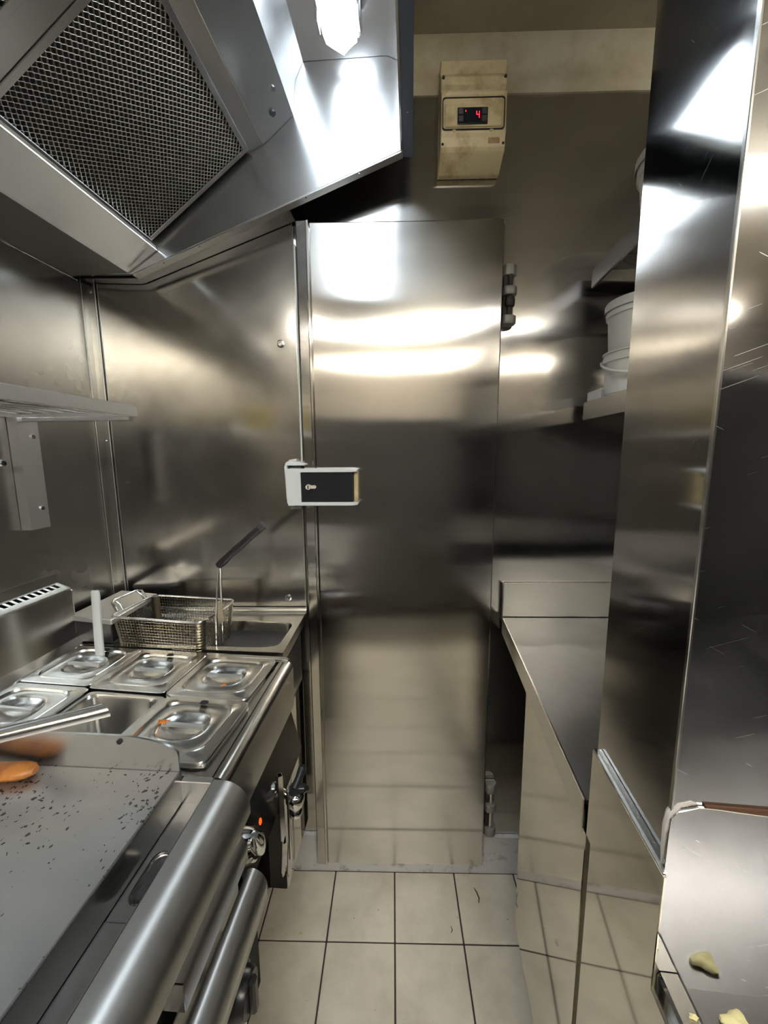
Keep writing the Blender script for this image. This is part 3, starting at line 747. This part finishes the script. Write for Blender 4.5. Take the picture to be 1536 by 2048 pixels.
# basket
bk = thing('fryer_basket', 'brassy wire fryer basket with a black upright grip', 'fryer basket', (-.631, .989, .885), 'W')
MB_ = Matrix.Translation((-.631, .989, 0)) @ Matrix.Rotation(math.radians(-5.5), 4, 'Z')
def wring(a, b, z, r=.018, k=5):
    P = []
    for cx, cy, a0 in ((a - r, b - r, 0), (-a + r, b - r, 90), (-a + r, -b + r, 180), (a - r, -b + r, 270)):
        for i in range(k + 1):
            t = math.radians(a0 + 90 * i / k); P.append((cx + r * math.cos(t), cy + r * math.sin(t), z))
    return P
ZT, ZB = 1.0, .89
def dim(z):
    t = (ZT - z) / (ZT - ZB); return (.1285 - .012 * t, .080 - .011 * t)
bm = B_(); tube(bm, wring(*dim(ZT), ZT), .0032, 8, True); xform(bm, MB_); part('rim', bm, 'chrome_dull', bk)
bm = B_()
nz = 14
for i in range(1, nz):
    z = ZT - (ZT - ZB) * i / nz; tube(bm, wring(*dim(z), z, .016, 3), .00055, 4, True)
top = wring(*dim(ZT), ZT, .016, 3); bot = wring(*dim(ZB), ZB, .016, 3)
def walk(P, n):
    Q = [Vector(p) for p in P] + [Vector(P[0])]
    Ls = [0]
    for i in range(len(Q) - 1): Ls.append(Ls[-1] + (Q[i + 1] - Q[i]).length)
    out = []
    for k in range(n):
        d = Ls[-1] * k / n
        for i in range(len(Q) - 1):
            if Ls[i + 1] >= d: out.append(Q[i].lerp(Q[i + 1], (d - Ls[i]) / max(1e-9, Ls[i + 1] - Ls[i]))); break
    return out
nw = 96
for a, b in zip(walk(top, nw), walk(bot, nw)): tube(bm, [a, b], .00055, 4)
A_, Bb = dim(ZB)
x = -A_ + .006
while x < A_: tube(bm, [(x, -Bb, ZB), (x, Bb, ZB)], .00055, 4); x += .0068
yy = -Bb + .004
while yy < Bb: tube(bm, [(-A_, yy, ZB), (A_, yy, ZB)], .00055, 4); yy += .0068
xform(bm, MB_); part('wire_mesh', bm, 'wire_brass', bk, kind='stuff')
bm = B_(); tube(bm, wring(A_, Bb, ZB), .0025, 6, True); xform(bm, MB_); part('bottom_ring', bm, 'wire_brass', bk)
for sx, sy in ((1, 1), (1, -1), (-1, 1), (-1, -1)):
    bm = B_(); a0, b0 = dim(ZT); a1, b1 = dim(ZB); r = .017
    def arcp(a, b, z):
        return [(sx * (a - r + r * math.cos(t)), sy * (b - r + r * math.sin(t)), z) for t in [PI / 2 * i / 5 for i in range(6)]]
    P0, P1 = arcp(a0, b0, ZT), arcp(a1, b1, ZB)
    v0 = [bm.verts.new(p) for p in P0]; v1 = [bm.verts.new(p) for p in P1]
    for i in range(5): bm.faces.new((v0[i], v0[i + 1], v1[i + 1], v1[i]))
    bmesh.ops.solidify(bm, geom=list(bm.faces), thickness=.0008)
    xform(bm, MB_); part('corner_plate', bm, 'wire_brass', bk)
# hook over the element cover
bm = B_(); tube(bm, [(-.138, -.045, 1.0), (-.150, -.045, 1.022), (-.160, -.03, 1.024), (-.160, .045, 1.024), (-.150, .058, 1.022), (-.138, .058, 1.0)], .003, 8); xform(bm, MB_); part('hook', bm, 'chrome_dull', bk)
for yv in (-.03, .045):
    bm = B_(); tube(bm, [(-.160, yv, 1.026), (-.140, yv, 1.012), (-.128, yv, .99)], .0022, 8); xform(bm, MB_); part('hook_wire', bm, 'chrome_dull', bk)
# handle: two uprights, plate and grip
HX = -.4925
for dy in (-.011, .011):
    bm = B_(); tube(bm, [(HX - .006, .955 + dy * 1.6, .905), (HX, .952 + dy * 1.5, 1.0), (HX + .004, .952 + dy, 1.06), (HX + .010, .951 + dy * .4, 1.128), (HX + .020, .951 + dy * .35, 1.142)], .0030, 8); part('upright', bm, 'chrome_dull', bk)
bm = B_(); box(bm, HX - .001, HX + .003, .938, .968, .975, 1.035, .001); part('handle_plate', bm, 'wire_brass', bk)
g0, g1 = Vector((HX + .008, .951, 1.131)), Vector((-.362, .949, 1.236))
bm = B_(); tube(bm, [g0.lerp(g1, t) + Vector((0, 0, -.0008 * math.sin(t * PI * 5))) for t in [i / 12 for i in range(13)]], [.009, .0105, .0105, .0095, .0095, .0105, .0105, .0100, .0095, .0100, .0105, .0105, .0095], 14)
gr = part('grip', bm, 'black_plastic', bk)
bm = B_(); tube(bm, [g1 - (g1 - g0).normalized() * .012, g1 + (g1 - g0).normalized() * .002], .0108, 14); part('grip_cap', bm, 'dark_metal', gr)

# ================================================================== GRIDDLE (frame W)
gd = thing('griddle', 'large flat steel griddle with a grease trough and rounded front', 'griddle', (-.6, .1, .70), 'W')
GX, GY, GZ = -.347, .521, .935
YG = -.32
bm = B_(); box(bm, -.862, GX, YG, GY - .002, GZ - .022, GZ, .0012); part('plate', bm, 'griddle_plate', gd)
# splash guard at the far end of the plate, arched top
pts = [(-.862, GZ - .02), (GX - .0005, GZ - .02), (GX - .0005, .957)] + [(GX - .012 + .0115 * math.cos(a), .962 + .013 * math.sin(a)) for a in (.3, .7, 1.1)] + [(-.368, .9795), (-.39, .985), (-.415, .989), (-.44, .991), (-.862, .991)]
bm = B_(); prism(bm, pts, GY - .002, GY + .0015); part('splash_guard', bm, 'steel_hood', gd)
bm = B_(); cyl(bm, (-.437, GY - .004, .9815), (-.437, GY + .001, .9815), .004, .004, 12); part('rivet', bm, 'black_void', gd)
bm = B_(); box(bm, -.3515, GX + .0015, YG, GY + .001, .886, GZ - .0012, .0006); part('plate_edge', bm, 'steel_dark', gd)
# trough with oval drain
tr = B_()
ox0, ox1, oy0, oy1 = -.346, -.300, YG, .518
slot = [( -.3235 + .0105 * math.cos(a), .428 + .0115 * math.sin(a)) for a in [PI * i / 10 for i in range(11)]] + [(-.3235 - .0105 * math.cos(a), .392 - .0115 * math.sin(a)) for a in [PI * i / 10 for i in range(11)]]
def rq(p):
    cx, cy = -.3235, .41; u = (p[0] - cx) / .0105; v = (p[1] - cy) / .0295
    k = 1 / max(abs(u), abs(v)); u, v = u * k, v * k
    return (ox0 + (ox1 - ox0) * (u + 1) / 2, (.36 + (.46 - .36) * (v + 1) / 2))
rqp = [rq(p) for p in slot]
loft(tr, [[(x, y, .8835) for x, y in rqp], [(x + (-.3235 - x) * -.10, y + (.41 - y) * -.07, .8835) for x, y in slot], [(x, y, .8815) for x, y in slot], [(x, y, .86) for x, y in slot]], False)
box(tr, ox0, ox1, YG, .3605, .8805, .8835); box(tr, ox0, ox1, .4595, oy1, .8805, .8835)
part('trough', tr, 'steel_bullnose', gd)
lpt = [(-.3235 + (x + .3235) * 1.16, .41 + (y - .41) * 1.06) for x, y in slot]
bm = B_(); tube(bm, [(x, y, .8842) for x, y in lpt], .0020, 6, True); part('drain_rim', bm, 'chrome_dull', gd)
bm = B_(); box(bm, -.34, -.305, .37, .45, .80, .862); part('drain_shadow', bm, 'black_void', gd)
bm = B_(); box(bm, -.347, -.299, .5175, .5285, .87, .9195, .001); part('trough_end', bm, 'steel_bullnose', gd)
# bullnose front
prof = [(-.301, .884), (-.301, .915), (-.297, .9195), (-.285, .9195)] + [(-.285 + .042 * math.sin(a), .8775 + .042 * math.cos(a)) for a in [PI / 2 * i / 10 for i in range(1, 11)]] + [(-.243, .866), (-.247, .864), (-.262, .864), (-.262, .872), (-.294, .872), (-.294, .884)]
bm = B_(); prism(bm, prof, YG, .5245, 'Y', 0); part('bullnose', bm, 'steel_bullnose', gd)
# body below
bm = B_(); box(bm, -.86, -.29, YG, .50, .72, .875); part('body', bm, 'black_rubber', gd)
bm = B_(); box(bm, -.86, -.30, YG, .474, .12, .72); part('carcass', bm, 'black_rubber', gd)
# D-section handle rails of the two oven doors
def drail(x, z, r, y0, y1):
    P = [(x - .006, z + r * .9)] + [(x + r * math.sin(a) * .8, z + r * math.cos(a)) for a in [PI * .62 * i / 12 for i in range(13)]]
    q = P[-1]; P += [(q[0] + .001, q[1] - .010), (q[0] - .004, q[1] - .011), (q[0] - .004, q[1] - .002), (x - .008, z - r * .2)]
    bm = B_(); prism(bm, P, y0, y1); return bm
o1 = part('drawer_front', box(B_(), -.292, -.272, YG, .517, .782, .865, .001), 'steel_dark', gd, 'dark steel drawer front')
part('pull', drail(-.266, .812, .023, .345, .517), 'steel_bullnose', o1)
part('pull_end', box(B_(), -.284, -.248, .3435, .3455, .794, .832, .0005), 'steel_dark', o1)
o2 = part('lower_front', box(B_(), -.292, -.262, YG, .508, .715, .781, .001), 'steel_dark', gd)
part('pull', drail(-.240, .757, .030, YG, .508), 'steel_bullnose', o2)
part('lower_panel', box(B_(), -.290, -.247, YG, .478, .30, .7145, .002), 'steel_mirror', gd)
bm = B_(); loft(bm, [[(-.247 + d, .455 + r * math.cos(2 * PI * i / 28), .640 + r * math.sin(2 * PI * i / 28)) for i in range(28)] for d, r in ((0, .034), (.006, .034), (.008, .030), (.016, .029), (.020, .026))]); kb = part('knob', bm, 'black_plastic', gd, 'black round control knob')
bm = B_(); box(bm, -.229, -.218, .448, .462, .612, .668, .003); part('knob_bar', bm, 'black_plastic', kb)
# pilot light + chrome knob on the bain-marie panel
def on_panel(y, z):
    x = -.279 + (.8095 - z) / .0935 * .022; return Vector((x, y, z))
c = on_panel(.612, .758); d = Vector((.973, 0, .229))
def disc(c, d, prof, seg=24, sy=1.0):
    d = Vector(d).normalized(); b = Vector((0, 1, 0)); a = b.cross(d).normalized()
    bm = B_(); loft(bm, [[c + d * h + (b * math.cos(2 * PI * i / seg) + a * math.sin(2 * PI * i / seg)) * r for i in range(seg)] for r, h in prof]); return bm
part('pilot_light', disc(c, d, [(.0055, 0), (.0050, .0006), (.002, .0008)]), 'pilot_orange', bmn, 'orange glowing pilot light')
c = on_panel(.553, .775)
kk = part('control_knob', disc(c, d, [(.027, 0), (.028, .004), (.026, .010), (.0245, .019), (.021, .022)]), 'chrome', bmn, 'chrome turning knob')
bm = B_()
tube(bm, [c + d * .024 + Vector((0, dy, dz)) for dy, dz in ((-.010, .026), (-.002, .010), (.002, -.010), (.010, -.027))], [.006, .012, .012, .007], 12)
part('knob_grip', bm, 'chrome', kk)
# drain tap on the panel
tp = thing('drain_tap', 'chrome drain tap with a black lever on the bain-marie front', 'tap', (-.235, .69, .68), 'W')
c = on_panel(.690, .752)
part('flange', disc(c, d, [(.013, 0), (.013, .003), (.008, .006)]), 'chrome', tp)
bm = B_(); cyl(bm, c, (-.232, .686, .737), .0075, .008, 16); part('stem', bm, 'chrome', tp)
bm = B_(); lathe(bm, (-.226, .686, .700), [(.0, 0), (.012, 0), (.0135, .003), (.0135, .010), (.011, .014), (.015, .022), (.0185, .032), (.0185, .040), (.015, .047), (.010, .050), (0, .050)], 24); part('body', bm, 'chrome', tp)
bm = B_(); lathe(bm, (-.226, .688, .748), [(.0, 0), (.012, 0), (.013, .006), (.011, .013), (0, .014)], 20); part('lever_hub', bm, 'black_plastic', tp)
bm = B_(); tube(bm, [(-.226, .684, .757), (-.222, .700, .766), (-.218, .716, .776), (-.217, .722, .777)], [.009, .0075, .0085, .004], 12); tube(bm, [(-.224, .688, .755), (-.208, .690, .755), (-.200, .693, .753)], [.008, .009, .004], 12); part('lever', bm, 'black_gloss', tp)
# tongs hanging from the tap stem
tg = thing('serving_tongs', 'chrome serving tongs with scalloped ends hanging from the drain tap', 'tongs', (-.238, .66, .60), 'W')
for nm, dx in (('arm', 0), ('arm', .011)):
    bm = B_(); x0 = -.247 + dx
    if dx == 0:
        for (a0, a1) in ((-.0055, -.0042), (.0042, .0055)):
            box(bm, x0 - .004, x0 + .005, .664 + a0, .664 + a1, .66, .806)
        box(bm, x0 - .0045, x0 - .0033, .6585, .6695, .66, .806); box(bm, x0 + .0038, x0 + .005, .6585, .6695, .66, .806)
    else:
        box(bm, x0 - .001, x0 + .001, .651, .660, .625, .775, .0004)
    xform(bm, Matrix.Translation((-.247, .664, 0)) @ Matrix.Rotation(math.radians(35), 4, 'Z') @ Matrix.Translation((.247, -.664, 0)))
    part(nm, bm, 'chrome', tg)
for dx in (0, .012):
    bm = B_(); x0 = -.246 + dx
    P = []
    for i in range(25):
        t = i / 24; a = -PI * .95 + t * PI * .9
        sc = 1 + .08 * math.sin(t * PI * 14)
        P.append((.660 + .0165 * math.cos(a) * sc, .622 + .03 * math.sin(a) * sc))
    P += [(.667, .665), (.655, .665)]
    prism(bm, P, x0, x0 + .0015, 'X'); part('scoop', bm, 'chrome_dull', tg)

# utensils lying on the griddle
sc = thing('griddle_scraper', 'long half-round steel scraper resting across the splash guard', 'scraper', (-.56, .53, .94), 'W')
p0, p1 = Vector((-.68, .43, 1.010)), Vector((-.472, .535, 1.018))
dirv = (p1 - p0).normalized(); side = dirv.cross(Vector((0, 0, 1))).normalized(); upv = side.cross(dirv)
bm = B_(); rings = []
for t, r, cut in ((-.6, .011, 0), (0, .0115, 0), (.75, .0125, 0), (.93, .013, 0), (1.0, .013, .012)):
    ring = []
    for i in range(13):
        a = math.radians(-15 + 210 * i / 12)
        q = p0 + (p1 - p0) * t + side * math.cos(a) * r + upv * math.sin(a) * r + dirv * cut * max(0, math.cos(a))
        ring.append(q)
    inner_ = [p0 + (p1 - p0) * t + (q - (p0 + (p1 - p0) * t)) * .9 for q in ring][::-1]
    rings.append(ring + inner_)
loft(bm, rings, True, True); part('channel', bm, 'chrome_dull', sc)
sp_ = thing('wooden_handled_tool', 'orange wooden tool handle with a steel rivet lying on the griddle', 'utensil', (-.63, .48, GZ), 'W')
def wood(p0, p1, r, fl):
    p0, p1 = Vector(p0), Vector(p1); d = (p1 - p0); s = d.normalized().cross(Vector((0, 0, 1))).normalized()
    rings = []
    for t, k in ((-.05, .5), (0, .85), (.15, 1), (.5, .92), (.8, 1.0), (.95, .95), (1.01, .75), (1.04, .4)):
        c = p0 + d * t
        rings.append([c + s * math.cos(2 * PI * i / 16) * r * k + Vector((0, 0, 1)) * math.sin(2 * PI * i / 16) * r * fl * min(1, k + .1) for i in range(16)])
    bm = B_(); loft(bm, rings, True, True); return bm
part('wood_scale', wood((-.80, .466, GZ + .010), (-.566, .497, GZ + .010), .0175, .55), 'orange_wood', sp_)
bm = B_(); cyl(bm, (-.598, .4785, GZ + .008), (-.598, .4745, GZ + .008), .004, seg=12); part('rivet', bm, 'chrome', sp_)

# ================================================================== RIGHT-HAND BENCH (frame R)
RX0 = .232
wt = thing('worktop_bench', 'dark scratched stainless worktop bench beside the door', 'bench', (.5, .85, .21), 'R')
bm = B_(); prism(bm, [(RX0 + .002, .545), (.855, .545), (.855, 1.255), (RX0 + .002, 1.201)], .900, .907, 'Z'); part('top', bm, 'steel_worktop', wt)
bm = B_(); box(bm, RX0 - .001, RX0 + .004, .545, 1.200, .858, .9078, .0012); part('front_lip', bm, 'steel_trim', wt)
bm = B_(); prism(bm, [(RX0, .906), (.855, .906), (.855, 1.016), (RX0 + .006, 1.016), (RX0 + .001, 1.012), (RX0, 1.006)], 1.192, 1.1965, 'Y', .0008)
xform(bm, Matrix.Translation((RX0, 1.2085, 0)) @ Matrix.Rotation(math.radians(5.0), 4, 'Z') @ Matrix.Translation((-RX0, -1.1945, 0))); part('splashback', bm, 'steel_console', wt)
bm = B_(); box(bm, RX0 - .003, RX0 + .0005, 1.190, 1.210, .90, 1.016, .001); part('splashback_end', bm, 'steel_trim', wt)
bm = B_(); box(bm, .30, .855, .55, .895, .21, .898); part('carcass', bm, 'black_rubber', wt)
bm = B_(); box(bm, RX0 + .002, RX0 + .02, .537, .896, .212, .856, .001); part('cabinet_door', bm, 'steel_mirror', wt, 'mirror-like cabinet door reflecting the floor tiles')
bm = B_(); box(bm, RX0 + .012, RX0 + .02, .519, .537, .212, .860); part('door_gap', bm, 'steel_dark', wt)
for (x, y) in ((.30, .60), (.30, .87), (.82, .60), (.82, .87)):
    bm = B_(); cyl(bm, (x, y, .0), (x, y, .212), .018, seg=14); part('leg', bm, 'dark_metal', wt)
nbn = thing('prep_table', 'stainless prep table in the near right corner with raised rim', 'prep table', (.55, .0, .21), 'R')
bm = B_(); box(bm, RX0 + .001, RX0 + .02, -.60, .519, .212, .864, .001); part('cabinet_door', bm, 'steel_mirror', nbn)
bm = B_(); box(bm, RX0 - .0005, RX0 + .003, .360, .530, .8655, 1.001, .0008); part('apron', bm, 'steel_mirror', nbn)
bm = B_(); prism(bm, [(RX0, .362), (RX0 + .0080, .372), (RX0 + .0080, .530), (RX0, .530)], .9985, 1.0018, 'Z'); part('apron_edge', bm, 'steel_mirror', nbn)
bm = B_(); box(bm, RX0, RX0 + .0042, .362, .530, 1.0016, 1.0030, .0005); part('apron_lip', bm, 'steel_trim', nbn)
bm = B_(); box(bm, .266, .855, -.60, .3685, .850, .862); part('top', bm, 'steel_prep', nbn)
bm = B_(); prism(bm, [(.2410, .80), (.2410, .875), (.2435, .8785), (.2600, .8785), (.2640, .875), (.2680, .862), (.2680, .85), (.255, .80)], -.60, .3675); part('raised_rim', bm, 'steel_trim', nbn)
bm = B_(); prism(bm, [(.2375, .862), (.2365, .96), (.2370, 1.040)] + [(.2510 - .0135 * math.cos(a), 1.052 + .0155 * math.sin(a)) for a in (.2, .6, 1.0, 1.4)] + [(.262, 1.0715), (.275, 1.0715), (.32, 1.0685), (.855, 1.060), (.855, .858), (.245, .858)], .3682, .3714, 'Y', .0005); part('splashback', bm, 'steel_scratched', nbn)
bm = B_(); tube(bm, [(.2385, .3745, .995), (.2382, .3745, 1.02), (.2378, .374, 1.045), (.2400, .3735, 1.0600), (.246, .3735, 1.0695), (.256, .3735, 1.0735), (.266, .3735, 1.0725)], [.0015, .003, .0035, .004, .0035, .003, .0012], 8); part('sealant_bead', bm, 'silicone', nbn)
bm = B_(); box(bm, .268, .855, .3690, .3716, 1.0690, 1.0735); part('rust_line', bm, 'rust', nbn)
bm = B_(); box(bm, .26, .855, -.59, .516, .21, .829); part('carcass', bm, 'black_rubber', nbn)
for (x, y) in ((.28, -.5), (.28, .48), (.82, -.5), (.82, .48)):
    bm = B_(); cyl(bm, (x, y, .0), (x, y, .212), .018, seg=14); part('leg', bm, 'dark_metal', nbn)
cl_ = struct('wall_pillar', box(B_(), .2400, .42, .3740, .535, 1.0, 2.44, .0012), 'steel_column', 'R', 'steel clad pillar between the bench and the prep table')
bm = B_(); box(bm, .2395, .42, .3718, .3740, 1.060, 2.44, .0008); part('front_cladding', bm, 'steel_scratched', cl_, 'scratched shiny cladding facing the viewer')
bm = B_(); box(bm, .2385, .2412, .3710, .3755, 1.035, 2.44, .0006); part('corner_trim', bm, 'chrome_dull', cl_)
bm = B_(); box(bm, .26, .42, .38, .54, .87, 1.0); part('core', bm, 'dark_metal', cl_)
for i, (x, y, s, lab) in enumerate(((.300, .345, .010, 'pale yellow food scrap lying on the prep table, the larger one'), (.2555, .335, .0030, 'tiny yellow crumb on the rim of the prep table'))):
    crumb('food_scrap', lab, 'food scrap', (x, y, .8645 if i == 0 else .8798), s * 1.3, s * .8, s * .35, 'crumb', 'R', 3 + i)

# shelves on the right wall
def rshelf(z0, z1, lab):
    s_ = thing('steel_shelf', lab, 'shelf', (.64, .9, z0), 'R', 'right wall shelves')
    bm = B_(); sheet(bm, [(.432, z0), (.430, z1), (.856, z1)], .56, 1.198, .004); part('plate', bm, 'steel_dark', s_)  # darker than the front edge: shade under the shelf put into the colour
    bm = B_(); box(bm, .429, .434, .56, 1.199, z0, z1 + .001, .001); part('front_edge', bm, 'steel_hood', s_)
    for y in (.70, 1.12):
        bm = B_(); prism(bm, [(.855, z0 - .12), (.855, z1 - .006), (.47, z1 - .006), (.47, z1 - .016)], y, y + .004); part('bracket', bm, 'steel_hood_dark', s_)
rshelf(1.842, 1.889, 'upper stainless shelf at the right, seen from below')
rshelf(1.497, 1.544, 'lower stainless shelf at the right holding white buckets')
bucket('white_bucket', 'white plastic bucket with a bail handle, lower one of the stacked pair', 'bucket', (.512, 1.05, 1.5445), .098, .084, .090, 'white_plastic', 'R', None, True, True, 'stacked white buckets', math.radians(-25))
bucket('white_bucket', 'white plastic bucket with a lid, upper one of the stacked pair', 'bucket', (.512, 1.05, 1.6425), .105, .082, .089, 'white_plastic', 'R', 'white_plastic', True, False, 'stacked white buckets')
solo('white_box', box(B_(), .432, .475, 1.10, 1.185, 1.5445, 1.570, .002), 'white_plastic', 'small flat white box at the front of the lower right shelf', 'box', 'R')
bucket('white_tub', 'white plastic tub on the upper right shelf, half hidden by the pillar', 'tub', (.535, .97, 1.8895), .12, .088, .100, 'white_plastic', 'R', 'white_plastic', True, False)

# made-up cabinet behind the viewer, added to darken the middle of the door's reflection
tc_ = thing('added_dark_cabinet', 'made-up dark cabinet added behind the viewer to darken the reflection in the door', 'cabinet', (.02, -.95, 0), 'B')
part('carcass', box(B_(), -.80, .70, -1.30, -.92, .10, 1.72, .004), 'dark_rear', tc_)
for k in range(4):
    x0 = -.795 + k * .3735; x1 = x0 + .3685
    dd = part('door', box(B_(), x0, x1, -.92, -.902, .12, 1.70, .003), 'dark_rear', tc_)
    hx = x1 - .03 if k % 2 == 0 else x0 + .03
    part('handle', tube(B_(), [(hx, -.902, .9), (hx, -.88, .9), (hx, -.88, 1.1), (hx, -.902, 1.1)], .005, 8), 'dark_metal', dd)
for x in (-.77, .67):
    for y in (-1.27, -.95): part('foot', cyl(B_(), (x, y, 0), (x, y, .10), .02), 'black_rubber', tc_)

# debris on the floor
def shred(label, pts, r, mat='rust'):
    bm = B_(); tube(bm, pts, r, 6); return solo('floor_debris', bm, mat, label, 'debris', 'B')
shred('dark stringy shred on the tiles below the right corner of the door', [(.262, 1.120, .0022), (.268, 1.105, .004), (.272, 1.088, .003), (.268, 1.076, .0022)], [.001, .0022, .0022, .001])
shred('small dark curl on the tile nearer the middle of the aisle', [(.170, .995, .0016), (.174, 1.002, .0022), (.171, 1.012, .0016)], [.0008, .0014, .0008])
crumb('floor_debris', 'greenish crumb on the tiles close to the cooking line', 'debris', (-.275, .985, .0016), .006, .004, .0022, 'crumb', 'B', 11)
